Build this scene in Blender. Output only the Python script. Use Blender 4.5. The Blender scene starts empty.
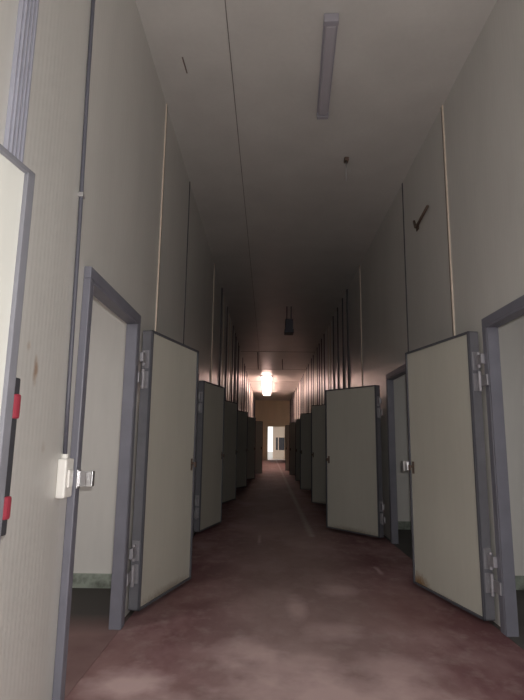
import bpy, bmesh, math, random
from mathutils import Matrix, Vector
random.seed(7)
C = bpy.context.scene.collection
SC = bpy.context.scene
PI = math.pi

# ------------------------------------------------------------------ measures
XL, XR, HC = -1.22, 1.97, 5.35          # corridor wall faces, ceiling
Y0, YE = -1.9, 48.0                     # near end (open to daylight), far end wall
WT = 0.04                               # insulated panel thickness
PERS = {'left': 4.08, 'right': 3.91}     # spacing of the cold rooms
OPN, OPF, OPH = 3.33, 4.55, 2.55        # first opening: near jamb, far jamb, height

# ------------------------------------------------------------------ node helpers
def new_mat(name):
    m = bpy.data.materials.new(name); m.use_nodes = True
    nt = m.node_tree
    return m, nt, nt.nodes['Principled BSDF']

def N(nt, t, **kw):
    n = nt.nodes.new(t)
    for k, v in kw.items(): setattr(n, k, v)
    return n

def mixc(nt, fac, a, b):
    n = N(nt, 'ShaderNodeMix', data_type='RGBA')
    if isinstance(fac, (int, float)): n.inputs[0].default_value = fac
    else: nt.links.new(fac, n.inputs[0])
    for s, v in ((6, a), (7, b)):
        if isinstance(v, tuple): n.inputs[s].default_value = (*v, 1)
        else: nt.links.new(v, n.inputs[s])
    return n.outputs[2]

def ramp(nt, sock, stops):
    n = N(nt, 'ShaderNodeValToRGB')
    e = n.color_ramp.elements
    while len(e) < len(stops): e.new(0.5)
    for el, (p, c) in zip(e, stops):
        el.position = p; el.color = (c, c, c, 1) if isinstance(c, (int, float)) else (*c, 1)
    nt.links.new(sock, n.inputs[0])
    return n.outputs[0]

def coords(nt, scale=(1, 1, 1), loc=(0, 0, 0), rot=(0, 0, 0)):
    tc = N(nt, 'ShaderNodeTexCoord'); mp = N(nt, 'ShaderNodeMapping')
    mp.inputs['Scale'].default_value = scale; mp.inputs['Location'].default_value = loc
    mp.inputs['Rotation'].default_value = rot
    nt.links.new(tc.outputs['Object'], mp.inputs[0])
    return mp.outputs[0]

def noise(nt, vec, scale, detail=4, rough=0.55):
    n = N(nt, 'ShaderNodeTexNoise')
    n.inputs['Scale'].default_value = scale; n.inputs['Detail'].default_value = detail
    n.inputs['Roughness'].default_value = rough
    nt.links.new(vec, n.inputs['Vector'])
    return n.outputs[0]

def math_(nt, op, a, b=None, clamp=False):
    n = N(nt, 'ShaderNodeMath', operation=op, use_clamp=clamp)
    for i, v in enumerate((a, b)):
        if v is None: continue
        if isinstance(v, (int, float)): n.inputs[i].default_value = v
        else: nt.links.new(v, n.inputs[i])
    return n.outputs[0]

def blob(nt, centre, size, wobble=0.5, nscale=25):
    """0..1 mask of a stain that sits at a fixed place on the thing"""
    s = tuple(1 / v for v in size)
    v = coords(nt, s, tuple(-c * k for c, k in zip(centre, s)))
    ln = N(nt, 'ShaderNodeVectorMath', operation='LENGTH'); nt.links.new(v, ln.inputs[0])
    nz = noise(nt, coords(nt), nscale, 3)
    d = math_(nt, 'ADD', ln.outputs['Value'], math_(nt, 'MULTIPLY', math_(nt, 'SUBTRACT', nz, 0.5), wobble * 2))
    return ramp(nt, d, [(0.25, 1.0), (1.0, 0.0)])

def bump(nt, bsdf, h, strength, dist=0.01):
    b = N(nt, 'ShaderNodeBump'); b.inputs['Strength'].default_value = strength; b.inputs['Distance'].default_value = dist
    nt.links.new(h, b.inputs['Height']); nt.links.new(b.outputs[0], bsdf.inputs['Normal'])

def simple(name, col, rough=0.5, metal=0.0, var=0.12, nscale=9, spec=0.5):
    m, nt, b = new_mat(name)
    nz = noise(nt, coords(nt), nscale)
    dark = tuple(c * (1 - var) for c in col); lite = tuple(min(1, c * (1 + var)) for c in col)
    nt.links.new(mixc(nt, nz, dark, lite), b.inputs['Base Color'])
    b.inputs['Roughness'].default_value = rough; b.inputs['Metallic'].default_value = metal
    b.inputs['Specular IOR Level'].default_value = spec
    return m

def panel_mat(name, col, ribs=True, stains=(), rough=0.42, joint=None, spec=0.5):
    """painted sheet-metal sandwich panel with fine vertical ribs"""
    m, nt, b = new_mat(name)
    big = noise(nt, coords(nt, (1, 1, .35)), 1.3, 5)
    fine = noise(nt, coords(nt, (1, 1, .12)), 22, 3)
    f = math_(nt, 'ADD', math_(nt, 'MULTIPLY', big, .8), math_(nt, 'MULTIPLY', fine, .2))
    c = mixc(nt, ramp(nt, f, [(.3, 0.), (.7, 1.)]), tuple(v * .9 for v in col), tuple(min(1, v * 1.05) for v in col))
    for centre, size, sc, amt in stains:
        k = math_(nt, 'MULTIPLY', blob(nt, centre, size), amt)
        c = mixc(nt, k, c, sc)
    nt.links.new(c, b.inputs['Base Color'])
    b.inputs['Roughness'].default_value = rough
    b.inputs['Specular IOR Level'].default_value = spec
    if ribs:
        w = N(nt, 'ShaderNodeTexWave', bands_direction='Y', wave_profile='SIN')
        w.inputs['Scale'].default_value = 7.0; w.inputs['Distortion'].default_value = 0.3
        nt.links.new(coords(nt), w.inputs['Vector'])
        bump(nt, b, w.outputs[1], .10, .004)
    else:
        bump(nt, b, fine, .04, .004)
    return m

M = {}
CREAM = (.60, .587, .56)
M['wall'] = panel_mat('painted_wall_panel', CREAM, rough=.30, stains=[
    ((XL, 2.70, 1.86), (.2, .035, .085), (.30, .17, .09), .75),
    ((XL, 2.60, 1.97), (.2, .03, .03), (.34, .22, .14), .4),
    ((XL, 2.87, 1.46), (.2, .03, .04), (.4, .34, .28), .35),
    ((XL, 2.5, 1.3), (.2, .02, .06), (.4, .34, .28), .3)])
M['ceil'] = panel_mat('painted_ceiling_panel', (.62, .60, .575), ribs=False, rough=.36)
M['room'] = panel_mat('cold_room_lining', (.80, .775, .745), rough=.55)
M['end'] = panel_mat('beige_end_panel', (.78, .68, .47), ribs=False, rough=.55)
LEAF = (.53, .515, .455)
M['leaf'] = panel_mat('door_leaf_sheet', LEAF, ribs=False, rough=.42)
M['leaf_white'] = panel_mat('door_leaf_sheet_pale', (.60, .60, .56), ribs=False, rough=.42)
M['leaf_rust'] = panel_mat('door_leaf_sheet_rusty', LEAF, ribs=False, rough=.42, stains=[
    ((0, 1.13, .06), (.2, .26, .13), (.24, .13, .05), .95), ((0, .7, .04), (.2, .5, .05), (.22, .16, .09), .55)])
M['leaf_dirty'] = panel_mat('door_leaf_sheet_dirty', LEAF, ribs=False, rough=.42, stains=[
    ((0, .6, .05), (.2, .8, .09), (.20, .15, .10), .7)])
M['gasket'] = simple('grey_rubber_gasket', (.085, .085, .10), .55)
M['frame'] = simple('blue_grey_frame_profile', (.175, .175, .212), .45, .0, .2, 5)
M['edge'] = simple('grey_edge_profile', (.20, .20, .225), .4, .2, .2, 6)
M['steel'] = simple('galvanised_steel', (.62, .61, .62), .3, .8, .2, 20)
M['hinge'] = simple('dull_zinc_hinge', (.38, .37, .40), .5, .5, .35, 18)
M['rusty'] = simple('rusty_brown_iron', (.14, .095, .075), .6, .3, .4, 30)
M['black'] = simple('black_plastic', (.03, .03, .035), .45)
M['red'] = simple('red_plastic', (.24, .028, .045), .4)
M['white'] = simple('white_plastic', (.86, .84, .80), .4, 0, .04)
M['conduit'] = simple('dark_grey_conduit', (.10, .10, .125), .45)
M['trunk'] = simple('lavender_grey_trunking', (.33, .33, .39), .45, 0, .1, 4)
M['pale'] = simple('pale_joint_sealant', (.66, .56, .47), .6, 0, .25, 14)
M['brown'] = simple('brown_joint_edge', (.17, .125, .11), .6, 0, .2, 14)
M['joint'] = simple('dark_joint_seal', (.075, .072, .085), .6, 0, .2, 14)
M['seam'] = simple('ceiling_seam_seal', (.16, .14, .13), .6, 0, .5, 6)
M['lamp_body'] = simple('lavender_grey_lamp_housing', (.33, .315, .36), .5, 0, .08)
M['lamp_dark'] = simple('dark_lamp_housing', (.05, .05, .07), .5)
M['lamp_tube'] = simple('frosted_unlit_diffuser', (.40, .38, .42), .35, 0, .06)
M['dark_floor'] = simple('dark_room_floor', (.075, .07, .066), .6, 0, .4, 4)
M['lobby'] = simple('pale_lobby_plaster', (.78, .70, .62), .7, 0, .06)
M['lobby_floor'] = simple('pale_lobby_floor', (.66, .60, .56), .5, 0, .1)
M['ground'] = simple('outdoor_concrete', (.45, .43, .40), .9, 0, .15, 1)
M['glass_dark'] = simple('dark_window_glass', (.06, .065, .085), .15)
m, nt, b = new_mat('greenish_kerb')
nz = noise(nt, coords(nt, (1, 1, 1)), 9, 5)
nt.links.new(ramp(nt, nz, [(.25, (.10, .11, .09)), (.55, (.36, .40, .345)), (.8, (.44, .47, .41))]), b.inputs['Base Color'])
b.inputs['Roughness'].default_value = .6
M['kerb'] = m

# red-brown coated floor with dusty, paler worn patches and a wheel track
m, nt, b = new_mat('red_brown_floor_coating')
n1 = noise(nt, coords(nt, (1, .55, 1)), 1.25, 6, .6)
n2 = noise(nt, coords(nt, (1, .8, 1), (3, 1, 0)), 5.5, 5, .65)
n3 = noise(nt, coords(nt, (1, 1, 1), (9, 4, 0)), .7, 3)
c = mixc(nt, ramp(nt, n1, [(.42, 0.), (.66, 1.)]), (.17, .076, .084), (.35, .225, .222))
c = mixc(nt, math_(nt, 'MULTIPLY', ramp(nt, n2, [(.5, 0.), (.75, 1.)]), .45), c, (.46, .37, .345))
c = mixc(nt, math_(nt, 'MULTIPLY', ramp(nt, n3, [(.5, 0.), (.7, 1.)]), .5), c, (.20, .11, .10))
# middle of the corridor is worn by traffic, the edges keep their red
sep = N(nt, 'ShaderNodeSeparateXYZ'); nt.links.new(coords(nt), sep.inputs[0])
ax = math_(nt, 'ABSOLUTE', math_(nt, 'SUBTRACT', sep.outputs[0], .3))
axn = math_(nt, 'ADD', ax, math_(nt, 'MULTIPLY', math_(nt, 'SUBTRACT', n1, .5), .9))
c = mixc(nt, math_(nt, 'MULTIPLY', ramp(nt, axn, [(.35, 1.), (1.15, 0.)]), .45), c, (.40, .32, .30))
tr = math_(nt, 'ABSOLUTE', math_(nt, 'SUBTRACT', sep.outputs[0], .74))
tr = math_(nt, 'ADD', tr, math_(nt, 'MULTIPLY', math_(nt, 'SUBTRACT', 9.0, sep.outputs[1], True), 1.0))
tr = math_(nt, 'ADD', tr, math_(nt, 'MULTIPLY', math_(nt, 'SUBTRACT', n2, .4), .12))
c = mixc(nt, math_(nt, 'MULTIPLY', ramp(nt, tr, [(.02, 1.), (.09, 0.)]), .6), c, (.5, .44, .42))
for ce, si, am in [((-.86, 3.55, 0), (.30, .35, 1), .7), ((-.15, 4.15, 0), (.35, .30, 1), .5), ((.28, 5.2, 0), (.12, .5, 1), .45),
                   ((.75, 5.8, 0), (.25, .35, 1), .4), ((.42, 3.45, 0), (.9, .4, 1), .65), ((-.5, 3.3, 0), (.4, .25, 1), .5), ((.1, 3.9, 0), (.5, .3, 1), .45), ((.9, 3.9, 0), (.4, .3, 1), .4), ((1.35, 6.7, 0), (.04, .22, 1), .6),
                   ((.55, 4.6, 0), (.3, .3, 1), .35), ((-.12, 8.6, 0), (.04, .5, 1), .5)]:
    c = mixc(nt, math_(nt, 'MULTIPLY', blob(nt, ce, si, .6, 4), am), c, (.66, .49, .48))
nt.links.new(c, b.inputs['Base Color'])
b.inputs['Specular IOR Level'].default_value = .2
rg = ramp(nt, n2, [(.3, .62), (.75, .8)])
nt.links.new(rg, b.inputs['Roughness'])
bump(nt, b, n2, .08, .01)
M['floor'] = m

# the left rooms keep the red coating up to a dark strip along each partition
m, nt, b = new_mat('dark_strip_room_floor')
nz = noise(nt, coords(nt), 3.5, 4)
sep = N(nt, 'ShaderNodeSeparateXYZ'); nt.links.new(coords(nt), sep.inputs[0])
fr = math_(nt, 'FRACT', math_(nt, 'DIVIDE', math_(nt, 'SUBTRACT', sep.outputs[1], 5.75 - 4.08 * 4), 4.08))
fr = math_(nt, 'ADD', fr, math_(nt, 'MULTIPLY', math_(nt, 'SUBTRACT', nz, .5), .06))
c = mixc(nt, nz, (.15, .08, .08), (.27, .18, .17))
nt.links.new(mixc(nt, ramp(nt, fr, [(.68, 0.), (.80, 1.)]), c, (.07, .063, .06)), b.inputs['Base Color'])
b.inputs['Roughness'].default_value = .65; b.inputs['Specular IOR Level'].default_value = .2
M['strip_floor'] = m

def emit(name, col, s):
    m, nt, b = new_mat(name)
    b.inputs['Base Color'].default_value = (.9, .9, .9, 1)
    b.inputs['Emission Color'].default_value = (*col, 1); b.inputs['Emission Strength'].default_value = s
    return m
M['lit'] = emit('lit_lamp_side_lens', (1, .64, .54), 27.0)
M['lit_opal'] = emit('lit_lamp_opal_diffuser', (1, .80, .72), 5.0)


# ------------------------------------------------------------------ mesh helpers
class MB:
    def __init__(s): s.bm = bmesh.new()
    def box(s, x0, x1, y0, y1, z0, z1, bev=0.0, rot=None):
        r = bmesh.ops.create_cube(s.bm, size=1)
        vs = r['verts']
        bmesh.ops.scale(s.bm, vec=(abs(x1 - x0), abs(y1 - y0), abs(z1 - z0)), verts=vs)
        if rot is not None: bmesh.ops.rotate(s.bm, cent=(0, 0, 0), matrix=rot, verts=vs)
        bmesh.ops.translate(s.bm, vec=((x0 + x1) / 2, (y0 + y1) / 2, (z0 + z1) / 2), verts=vs)
        if bev > 0:
            es = list({e for v in vs for e in v.link_edges})
            bmesh.ops.bevel(s.bm, geom=es, offset=bev, segments=2, affect='EDGES', profile=.6)
        return s
    def tube(s, pts, r, n=12):
        pts = [Vector(p) for p in pts]; rings = []
        for i, p in enumerate(pts):
            d = (pts[min(i + 1, len(pts) - 1)] - pts[max(i - 1, 0)]).normalized()
            a = d.orthogonal().normalized() if i == 0 else (a - d * a.dot(d)).normalized()
            bq = d.cross(a)
            rings.append([s.bm.verts.new(p + r * (math.cos(t) * a + math.sin(t) * bq)) for t in [2 * PI * k / n for k in range(n)]])
        for A, B in zip(rings, rings[1:]):
            for k in range(n): s.bm.faces.new((A[k], A[(k + 1) % n], B[(k + 1) % n], B[k]))
        s.bm.faces.new(rings[0][::-1]); s.bm.faces.new(rings[-1])
        return s
    def quadz(s, x0, x1, y0, y1, z):
        s.bm.faces.new([s.bm.verts.new(p) for p in ((x0, y0, z), (x1, y0, z), (x1, y1, z), (x0, y1, z))]); return s
    def build(s, name, mat, parent=None, smooth=False, origin=None):
        bmesh.ops.recalc_face_normals(s.bm, faces=s.bm.faces)
        me = bpy.data.meshes.new(name)
        if origin is not None: bmesh.ops.translate(s.bm, vec=-Vector(origin), verts=s.bm.verts)
        s.bm.to_mesh(me); s.bm.free()
        if smooth:
            for p in me.polygons: p.use_smooth = True
        me.materials.append(mat)
        o = bpy.data.objects.new(name, me); C.objects.link(o)
        if origin is not None: o.location = origin
        if parent is not None: o.parent = parent
        return o

def thing(name, label, cat, loc=(0, 0, 0), rz=0, group=None):
    o = bpy.data.objects.new(name, None); C.objects.link(o)
    o.empty_display_size = .2
    o.location = loc; o.rotation_euler = (0, 0, rz)
    o['label'] = label; o['category'] = cat; o['kind'] = 'thing'
    if group: o['group'] = group
    return o
def tag(o, label, cat, group=None):
    o['label'] = label; o['category'] = cat; o['kind'] = 'thing'
    if group: o['group'] = group
    return o
def struct(name, mb, mat, parent=None):
    o = mb.build(name, mat, parent); o['kind'] = 'structure'; return o

# ------------------------------------------------------------------ the shell
ks_left = list(range(-1, 11)); ks_right = list(range(0, 11))
struct('floor', MB().box(XL - .02, XR + .02, Y0, YE + .1, -.12, 0), M['floor'])
ceil = struct('ceiling', MB().box(XL - WT, XR + WT, Y0, YE, HC, HC + .12), M['ceil'])

def corridor_wall(name, x0, x1, ks):
    mb = MB(); y = Y0; PER = PERS[name[5:]]
    for k in ks:
        a, c = OPN + PER * k, OPF + PER * k
        mb.box(x0, x1, y, a, 0, HC); mb.box(x0, x1, a, c, OPH, HC); y = c
    mb.box(x0, x1, y, YE, 0, HC)
    bmesh.ops.remove_doubles(mb.bm, verts=mb.bm.verts, dist=1e-5)
    struct(name, mb, M['wall'])
corridor_wall('wall_left', XL - WT, XL, ks_left)
corridor_wall('wall_right', XR, XR + WT, ks_right)

# near end: a wide loading doorway open to the daylight behind the camera
NX0, NX1, NZ = -1.12, 1.87, 4.9
struct('wall_back', MB().box(XL - WT, NX0, Y0 - .12, Y0, 0, HC + .1).box(NX1, XR + WT, Y0 - .12, Y0, 0, HC + .1).box(NX0, NX1, Y0 - .12, Y0, NZ, HC + .1), M['wall'])
struct('ground', MB().box(-40, 40, Y0 - 40, Y0 - .1, -.14, -.01), M['ground'])

# cold rooms behind the openings
def rooms(side, ks, ypart):
    s = -1 if side == 'left' else 1
    PER = PERS[side]
    xi = XL - WT if s < 0 else XR + WT
    xo = xi + s * 4.2
    ya, yb = ypart + PER * (ks[0] - 1), ypart + PER * ks[-1]
    lo, hi = min(xi, xo), max(xi, xo)
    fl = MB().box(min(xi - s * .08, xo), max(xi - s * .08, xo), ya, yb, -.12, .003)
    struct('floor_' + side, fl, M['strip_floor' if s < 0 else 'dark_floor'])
    struct('ceiling_' + side, MB().box(lo, hi, ya, yb, 3.5, 3.6), M['room'])
    struct('wall_outer_' + side, MB().box(min(xo, xo + s * .1), max(xo, xo + s * .1), ya, yb, 0, 3.5), M['room'])
    parts = MB(); kerb = MB()
    for k in [ks[0] - 1] + ks:
        y = ypart + PER * k
        parts.box(lo, hi, y, y + .1, 0, 3.5)
        kerb.box(lo, hi, y - .035, y, 0, .14, .006)
    struct('wall_partition_' + side, parts, M['room'])
    struct('baseboard_' + side, kerb, M['kerb'])
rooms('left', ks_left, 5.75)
rooms('right', ks_right, 5.95)

# door frames round every opening
fn = 0
def door_frame(side, k):
    global fn
    fn += 1
    PER = PERS[side]
    s = -1 if side == 'left' else 1
    xw = XL if s < 0 else XR
    a, c = OPN + PER * k, OPF + PER * k
    xf = xw - s * .05; xb = xw + s * (WT + .01)
    lo, hi = min(xf, xw - s * .0005), max(xf, xw - s * .0005)
    l2, h2 = min(xf + s * .004, xb), max(xf + s * .004, xb)
    mb = MB()
    mb.box(lo, hi, a - .06, a, 0, OPH, .008)          # face of near jamb
    mb.box(lo, hi, c, c + .09, 0, OPH, .008)          # face of far jamb
    mb.box(lo, hi, a - .06, c + .09, OPH, OPH + .08, .008)   # face of header
    mb.box(l2, h2, a, a + .02, 0, OPH)                       # linings through the wall
    mb.box(l2, h2, c - .02, c, 0, OPH)
    mb.box(l2, h2, a, c, OPH - .02, OPH)
    return struct('trim_%d' % fn, mb, M['frame'])
for k in ks_left: door_frame('left', k)
for k in ks_right: door_frame('right', k)

# vertical joints between the wall panels, plus strips added far along
def joint(side, y, kind, w=.03, proud=.010):
    global fn
    s = -1 if side == 'left' else 1
    xw = XL if s < 0 else XR
    z0 = 0.0; PER = PERS[side]
    for k in (ks_left if s < 0 else ks_right):
        if OPN + PER * k - .14 < y < OPF + PER * k + .42: z0 = OPH + .11
    fn += 1
    def bx(mb, ya, yb, t):
        return mb.box(min(xw, xw - s * t), max(xw, xw - s * t), ya, yb, z0, HC - .002, .002)
    if kind == 'pale':
        o = struct('trim_%d' % fn, bx(MB(), y - .012, y + .012, .014), M['pale'])
        p = struct('trim_%d_edge' % fn, bx(MB(), y + .012, y + w * 1.5, .010), M['brown'], o)
    else:
        struct('trim_%d' % fn, bx(MB(), y - w / 2, y + w / 2, proud), M['joint'])
for side in ('left', 'right'):
    for i in range(0, 24):
        y = 5.45 + 1.83 * i
        if i in (2,): continue
        joint(side, y, 'pale' if i % 3 == 0 else 'dark', .03 if y < 12 else .10, .010 if y < 12 else .028)  # far joints made wider and prouder to catch the lamplight
        if y > 12:
            joint(side, y + .9 + .3 * random.uniform(-1, 1), random.choice(('pale', 'dark', 'dark')), .08, .028)  # extra strips added between joints for light and dark streaks

# ceiling seams
struct('trim_seam_length', MB().box(-.425, -.417, Y0, YE, HC - .004, HC + .001), M['seam'], ceil)
for i, y in enumerate((22.0, 27.4, 33.0, 39.0)):
    struct('trim_seam_cross_%d' % i, MB().box(XL, XR, y, y + .05, HC - .006, HC + .001), M['seam'], ceil)
# short dark slot cut in the ceiling sheet
r = Matrix.Rotation(-.05, 3, 'Z')
o = MB().box(-.912, -.898, 4.70, 4.93, HC - .005, HC + .001, 0, r).build('slot', M['brown'], ceil)

# far end wall and the bright lobby behind it
DX0, DX1, DZ = -.02, 1.50, 2.97
struct('wall_end', MB().box(XL - WT, DX0, YE, YE + .12, 0, HC).box(DX1, XR + WT, YE, YE + .12, 0, HC).box(DX0, DX1, YE, YE + .12, DZ, HC), M['end'])
LY = 52.2
struct('floor_lobby', MB().box(-4, 5, YE + .1, LY + .2, -.1, 0), M['lobby_floor'])
struct('ceiling_lobby', MB().box(-4, 5, YE + .12, LY, 3.4, 3.5), M['lobby'])
struct('wall_lobby', MB().box(.47, 5, LY, LY + .15, 0, .78).box(.47, 5, LY, LY + .15, 2.1, 3.4).box(.47, .72, LY, LY + .15, .78, 2.1)
       .box(2.4, 5, LY, LY + .15, .78, 2.1).box(-4, -1.4, LY, LY + .15, 0, 3.4).box(-1.4, .47, LY, LY + .15, 3.2, 3.4).box(4.9, 5, YE + .12, LY, 0, 3.4), M['lobby'])
w = struct('window_1', MB().box(.72, 2.4, LY + .05, LY + .07, .78, 2.1), M['glass_dark'])
struct('window_frame', MB().box(.72, 2.4, LY + .03, LY + .09, .78, .83).box(.72, 2.4, LY + .03, LY + .09, 2.05, 2.1).box(.72, .77, LY + .03, LY + .09, .83, 2.05)
       .box(.98, 1.06, LY + .02, LY + .09, .83, 2.05).box(2.35, 2.4, LY + .03, LY + .09, .83, 2.05), M['lobby'], w)
struct('ground_yard', MB().box(-40, 40, LY + .2, LY + 40, -.14, -.01), M['ground'])

# ------------------------------------------------------------------ the door leaves
# local frame: hinge edge at y = 0, free edge at y = LW, inner face (towards the corridor) at x = 0
LW, LH, LZ, LT = 1.17, 2.50, .045, .09
def leaf_parts(s, root, mat, knob='latch', red=False):
    LW = 1.17 if s > 0 else 1.24            # the right-hand doors are a little wider
    """s = +1: leaf of the left wall (inner face looks to +x), -1: right wall"""
    X = lambda a, b: (min(s * a, s * b), max(s * a, s * b))
    def bx(mb, a, b, *r): x = X(a, b); return mb.box(x[0], x[1], *r)
    p = bx(MB(), -LT + .004, 0, .012, LW - .012, LZ + .012, LZ + LH - .012, .004).build('panel', mat, root)
    e = MB()
    bx(e, -LT, -.004, 0, .014, LZ, LZ + LH, .003); bx(e, -LT, -.004, LW - .014, LW, LZ, LZ + LH, .003)
    bx(e, -LT, -.004, 0, LW, LZ, LZ + .014, .003); bx(e, -LT, -.004, 0, LW, LZ + LH - .014, LZ + LH, .003)
    e.build('edge_profile', M['edge'], root)
    g = MB(); gw, gt = (.045, .018) if red else (.026, .016)
    bx(g, -.002, gt, .0, gw, LZ, LZ + LH, .004); bx(g, -.002, gt, LW - gw, LW, LZ, LZ + LH, .004)
    bx(g, -.002, gt, 0, LW, LZ, LZ + .022, .004); bx(g, -.002, gt, 0, LW, LZ + LH - .022, LZ + LH, .004)
    g.build('gasket', M['edge'] if red else M['gasket'], root)
    for z in (.30, 2.02):                       # two strap hinges reaching back to the frame
        pl = MB()
        bx(pl, -LT + .01, -.012, -.010, .001, -.03, .13, .003); bx(pl, -LT + .01, -.012, -.010, .001, .16, .33, .003)
        p = pl.build('hinge_plate', M['hinge'], root); p.location = (0, 0, z)
        h = MB()                                # pivots about the outer corner of the leaf
        bx(h, -.004, .012, -.22, -.0, 0, .10, .004)
        h.tube([(s * .012, -.075, -.04), (s * .012, -.075, .14)], .017)
        bx(h, -.006, .026, -.16, -.03, .20, .29, .004)
        h.tube([(s * .012, -.075, .17), (s * .012, -.075, .31)], .017)
        o = h.build('hinge', M['hinge'], root); o.location = (s * (-LT + .03), 0, z); o.rotation_euler.z = -root.rotation_euler.z
    if not red:
        l = MB()
        bx(l, .0, .008, LW - .095, LW - .055, 1.19, 1.32, .003)
        l.tube([(s * .006, LW - .075, 1.27), (s * .05, LW - .075, 1.262)], .012)
        bx(l, .04, .056, LW - .092, LW - .058, 1.225, 1.285, .005)
        l.build('inner_release_knob', M['rusty'], root)
        h = MB()
        bx(h, -LT - .04, -LT + .001, LW - .20, LW - .02, 1.22, 1.31, .006)
        h.build('latch_body', M['steel'], root)
    if knob == 'hook':
        h = MB()
        bx(h, -.06, .02, LW - .001, LW + .03, 1.225, 1.31, .004)
        bx(h, .0, .095, LW + .018, LW + .034, 1.215, 1.325, .004)
        bx(h, .075, .095, LW - .03, LW + .034, 1.215, 1.325, .004)
        h.build('latch_hook', M['steel'], root)
    if red:
        h = MB()
        bx(h, -LT + .005, .012, LW - .001, LW + .040, 1.16, 1.73, .008)
        lv = h.build('latch_lever', M['black'], root)
        for z0, z1 in ((1.575, 1.67), (1.215, 1.30)):
            bx(MB(), -.05, .020, LW + .004, LW + .044, z0, z1, .012).build('red_grip', M['red'], lv)

def copy_leaf(src, loc, rz, label, group):
    r_ = src.copy(); C.objects.link(r_); r_.location = loc; r_.rotation_euler = (0, 0, rz)
    r_['label'] = label; r_['group'] = group
    for ch in list(src.children):
        c = ch.copy(); C.objects.link(c); c.parent = r_
        if c.name.split('.')[0] == 'hinge': c.rotation_euler.z = -rz
        for gch in ch.children:
            d = gch.copy(); C.objects.link(d); d.parent = c
    return r_

GL, GR = 'cold room doors along the left wall', 'cold room doors along the right wall'
HYL, HXL, HYR, HXR = 4.86, -1.12, 4.76, 1.855
def new_leaf(side, k, ang, label, mat, loc=None, **kw):
    s = 1 if side == 'left' else -1
    loc = loc or ((HXL, HYL + PERS[side] * k, 0) if s > 0 else (HXR, HYR + PERS[side] * k, 0))
    t = thing('cold_room_door', label, 'door', loc, -s * math.radians(ang), GL if s > 0 else GR)
    leaf_parts(s, t, mat, **kw)
    return t
new_leaf('left', -1, 8.6, 'pale door with red grips on its dark latch lever, below the ribbed trunking', M['leaf_white'], (-1.13, .765, 0), red=True)
L2 = new_leaf('left', 0, 14.4, 'large open cream door just past the doorway with the white switch box', M['leaf_dirty'])
L3 = new_leaf('left', 1, 13.0, 'dim grey-green door just beyond the large cream door on the left wall', M['leaf'])
R1 = new_leaf('right', 0, 12.6, 'large open cream door with rust at its lower corner and a steel latch hook', M['leaf_rust'], knob='hook')
R2 = new_leaf('right', 1, 36.0, 'wide-swung cream door without rust, directly beyond the rust-cornered door', M['leaf_dirty'], (1.785, 8.67, 0))
R2.scale.z = .972
ordn = ['third', 'fourth', 'fifth', 'sixth', 'seventh', 'eighth', 'ninth', 'tenth', 'eleventh', 'twelfth']
angL = {2: 14, 3: 20, 4: 30, 5: 46, 6: 14, 7: 17, 8: 15, 9: 20, 10: 18}
angR = {2: 33, 3: 36, 4: 33, 5: 38, 6: 42, 7: 22, 8: 18, 9: 15, 10: 12}
for k in range(2, 11):
    copy_leaf(L3, (HXL, HYL + PERS['left'] * k, 0), -math.radians(angL[k]),
              'shadowed door, %s past the switch box doorway on the left wall' % ordn[k - 2], GL)
    copy_leaf(R2, (1.79, HYR + PERS['right'] * k, 0), math.radians(angR[k]),
              'shadowed open door, %s from the rust-cornered door along the right wall' % ordn[k - 2], GR)

# ------------------------------------------------------------------ small fittings
# conduit down to the switch box on the left wall
t = thing('electrical_conduit', 'thin dark grey conduit running down the left wall to the white switch box', 'conduit', (XL, 3.15, 1.40))
MB().tube([(.016, -.145, HC - 1.40), (.016, -.10, 2.4), (.016, -.055, 1.5), (.016, -.02, .4), (.016, 0, -.005)], .0125).build('pipe', M['conduit'], t, True)
for z, dy in ((1.62, -.062), (3.2, -.128)):
    MB().box(0, .034, dy - .022, dy + .022, z, z + .03, .005).build('clip', M['steel'], t)
t = thing('light_switch', 'white plastic switch box on the left wall beside the first doorway', 'switch', (XL, 3.15, 1.17))
MB().box(0, .055, -.065, .055, 0, .225, .012).build('housing', M['white'], t)
MB().box(.05, .066, -.035, .025, .06, .16, .006).build('rocker', M['white'], t)
MB().tube([(.016, 0, .22), (.016, 0, .25)], .02).build('cable_gland', M['white'], t)
# striker on the near jamb of the first left doorway
t = thing('door_striker', 'shiny steel latch striker on the doorway jamb beside the white switch box', 'striker', (XL + .05, OPN - .03, 1.21))
MB().box(0, .008, -.028, .028, 0, .115, .003).build('mounting_plate', M['steel'], t)
MB().box(.006, .09, -.006, .006, .012, .105, .002).box(.078, .088, -.006, .05, .012, .105, .003).box(.045, .055, -.006, .045, .012, .105, .003).build('catch', M['steel'], t)
# ribbed trunking above the nearest left door
t = thing('cable_trunking', 'wide ribbed lavender grey trunking rising above the nearest left door', 'trunking', (XL, 2.24, 0))
MB().box(0, .022, -.075, .075, .02, HC - .003, .004).build('cover', M['trunk'], t)
for dy in (-.05, -.016, .018, .052):
    MB().box(.020, .032, dy - .008, dy + .008, .02, HC - .003, .003).build('rib', M['trunk'], t)

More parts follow.
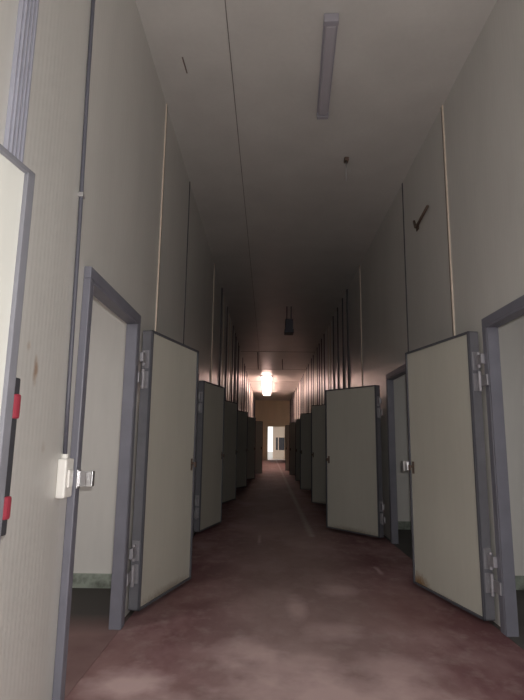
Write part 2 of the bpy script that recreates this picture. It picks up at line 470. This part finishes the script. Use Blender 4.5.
# ceiling lamps
def batten(label, y0, y1, x0, x1, z, w):
    a = math.atan2(x1 - x0, y1 - y0); L = math.hypot(x1 - x0, y1 - y0)
    t = thing('ceiling_light', label, 'light', ((x0 + x1) / 2, (y0 + y1) / 2, z), -a)
    h = L / 2
    MB().box(-w / 2, w / 2, -h, h, .03, HC - z, .006).build('housing', M['lamp_body'], t)
    MB().box(-w * .36, w * .36, -h + .04, h - .04, -.02, .031, .012).build('diffuser', M['lamp_tube'], t)
    for sg in (-1, 1):
        MB().box(-w * .5, w * .5, sg * h - .03, sg * h + .03, -.025, .06, .008).build('end_cap', M['lamp_body'], t)
    return t
batten('long unlit grey batten lamp on the ceiling nearest the camera', 4.16, 5.56, .535, .60, HC - .07, .135)
t = thing('hanging_lamp', 'dark unlit box lamp hanging below the ceiling in mid corridor', 'light', (.56, 14.5, 4.55))
MB().box(-.13, .13, -.2, .2, 0, .10, .015).build('lamp_cover', M['lamp_dark'], t)
MB().box(-.11, .11, -.17, .17, .098, .40, .02).build('ballast_box', M['lamp_dark'], t)
for x in (-.06, .06):
    MB().tube([(x, 0, .39), (x, 0, HC - 4.55 - .001)], .016).build('rod', M['lamp_dark'], t)
t = thing('ceiling_light', 'glowing warm white ceiling lamp near the far end of the corridor', 'light', (-.13, 35.2, HC))
MB().box(-.36, .36, -5, 5, -.06, -.0005, .01).build('housing', M['lamp_body'], t)
MB().box(-.27, .27, -4.9, 4.9, -.27, -.24, .01).build('diffuser', M['lit_opal'], t)
for sg in (-1, 1):
    MB().box(sg * .25 - .02, sg * .25 + .02, -4.9, 4.9, -.24, -.058, .005).build('side_lens', M['lit'], t)
MB().box(-.24, .24, -4.9, -4.86, -.24, -.058, .005).build('end_lens', M['lit'], t)

# hooks and hanging bits
t = thing('ceiling_hook', 'small steel hook hanging from the ceiling right of the unlit batten lamp', 'hook', (1.03, 6.6, HC))
MB().box(-.03, .03, -.05, .05, -.05, -.0005, .01).build('base_plate', M['rusty'], t)
MB().tube([(0, 0, -.04), (0, .02, -.22), (.0, .05, -.30), (.012, .09, -.28)], .010).build('rod', M['steel'], t, True)
t = thing('wall_bracket', 'small bent dark bracket high on the right wall', 'bracket', (XR, 6.6, 4.36))
MB().box(-.014, .002, -.05, .05, -.04, .06, .003).build('base_plate', M['rusty'], t)
MB().tube([(-.012, .13, .14), (-.02, .05, .02), (-.02, 0, 0), (-.02, -.2, .03), (-.02, -.5, .06)], .018).build('arm', M['rusty'], t, True)
for x, y, z, l in ((.62, 24.0, HC, .5), (-.48, 22.2, HC, .75)):
    side = 'right' if x > 0 else 'left'
    t = thing('hanging_cable', 'short loose cable hanging from the ceiling %s of the glowing lamp' % side, 'cable', (x, y, z))
    MB().tube([(0, 0, -.001), (.01, 0, -l * .5), (.03, .01, -l)], .016).build('cord', M['black'], t, True)

# ------------------------------------------------------------------ light
wd = bpy.data.worlds.new('overcast_sky'); SC.world = wd; wd.use_nodes = True
bg = wd.node_tree.nodes['Background']
bg.inputs[0].default_value = (1.0, .98, .965, 1); bg.inputs[1].default_value = 1.4
def portal(name, loc, rot, sx, sy):
    l = bpy.data.lights.new(name, 'AREA'); l.shape = 'RECTANGLE'; l.size = sx; l.size_y = sy
    l.cycles.is_portal = True
    o = bpy.data.objects.new(name, l); C.objects.link(o); o.location = loc; o.rotation_euler = rot
portal('loading_doorway_daylight', ((NX0 + NX1) / 2, Y0 - .06, NZ / 2), (PI / 2, 0, 0), NX1 - NX0, NZ)
portal('lobby_doorway_daylight', (-.39, LY + .07, 1.6), (-PI / 2, 0, 0), 2.0, 3.2)
portal('lobby_side_daylight', (-4, (YE + LY) / 2, 1.7), (0, -PI / 2, 0), 3.3, LY - YE)

def room_fill(loc, e):  # unseen fill lights, added to brighten the cold room partitions
    l = bpy.data.lights.new('room_fill', 'AREA'); l.shape = 'DISK'; l.size = .5; l.energy = e; l.color = (1, .97, .93)
    o = bpy.data.objects.new('room_fill', l); C.objects.link(o); o.location = loc
room_fill((-2.9, 3.1, 3.42), 24)
room_fill((3.5, 3.3, 3.42), 7)
room_fill((3.5, 7.2, 3.42), 2.5)
pt = bpy.data.lights.new('phone_torch', 'POINT'); pt.energy = 225; pt.shadow_soft_size = .02; pt.color = (1, .98, .95)
po = bpy.data.objects.new('phone_torch', pt); C.objects.link(po); po.location = (.03, .0, 1.56)

# ------------------------------------------------------------------ camera
R = ((0.99985517, -0.01054908, 0.01335468), (0.01130112, -0.17516734, -0.98447381), (0.0127246, 0.98448216, -0.17502275))
# rows are world axes in camera terms (x right, y up, z towards the viewer)
cam = bpy.data.cameras.new('camera'); co = bpy.data.objects.new('camera', cam); C.objects.link(co)
mw = Matrix([list(r_) for r_ in R]).to_4x4(); mw.translation = (0, 0, 1.5)
co.matrix_world = mw
cam.sensor_fit = 'HORIZONTAL'; cam.sensor_width = 36; cam.lens = 36 * 522.68 / 524
cam.clip_start = .05; cam.clip_end = 300
SC.camera = co
vs = SC.view_settings
vs.view_transform = 'Standard'; vs.look = 'None'; vs.exposure = 0.0; vs.gamma = 1.0; vs.use_curve_mapping = False
SC.cycles.max_bounces = 10; SC.cycles.diffuse_bounces = 8; SC.cycles.use_denoising = True
SC.cycles.sample_clamp_indirect = 10
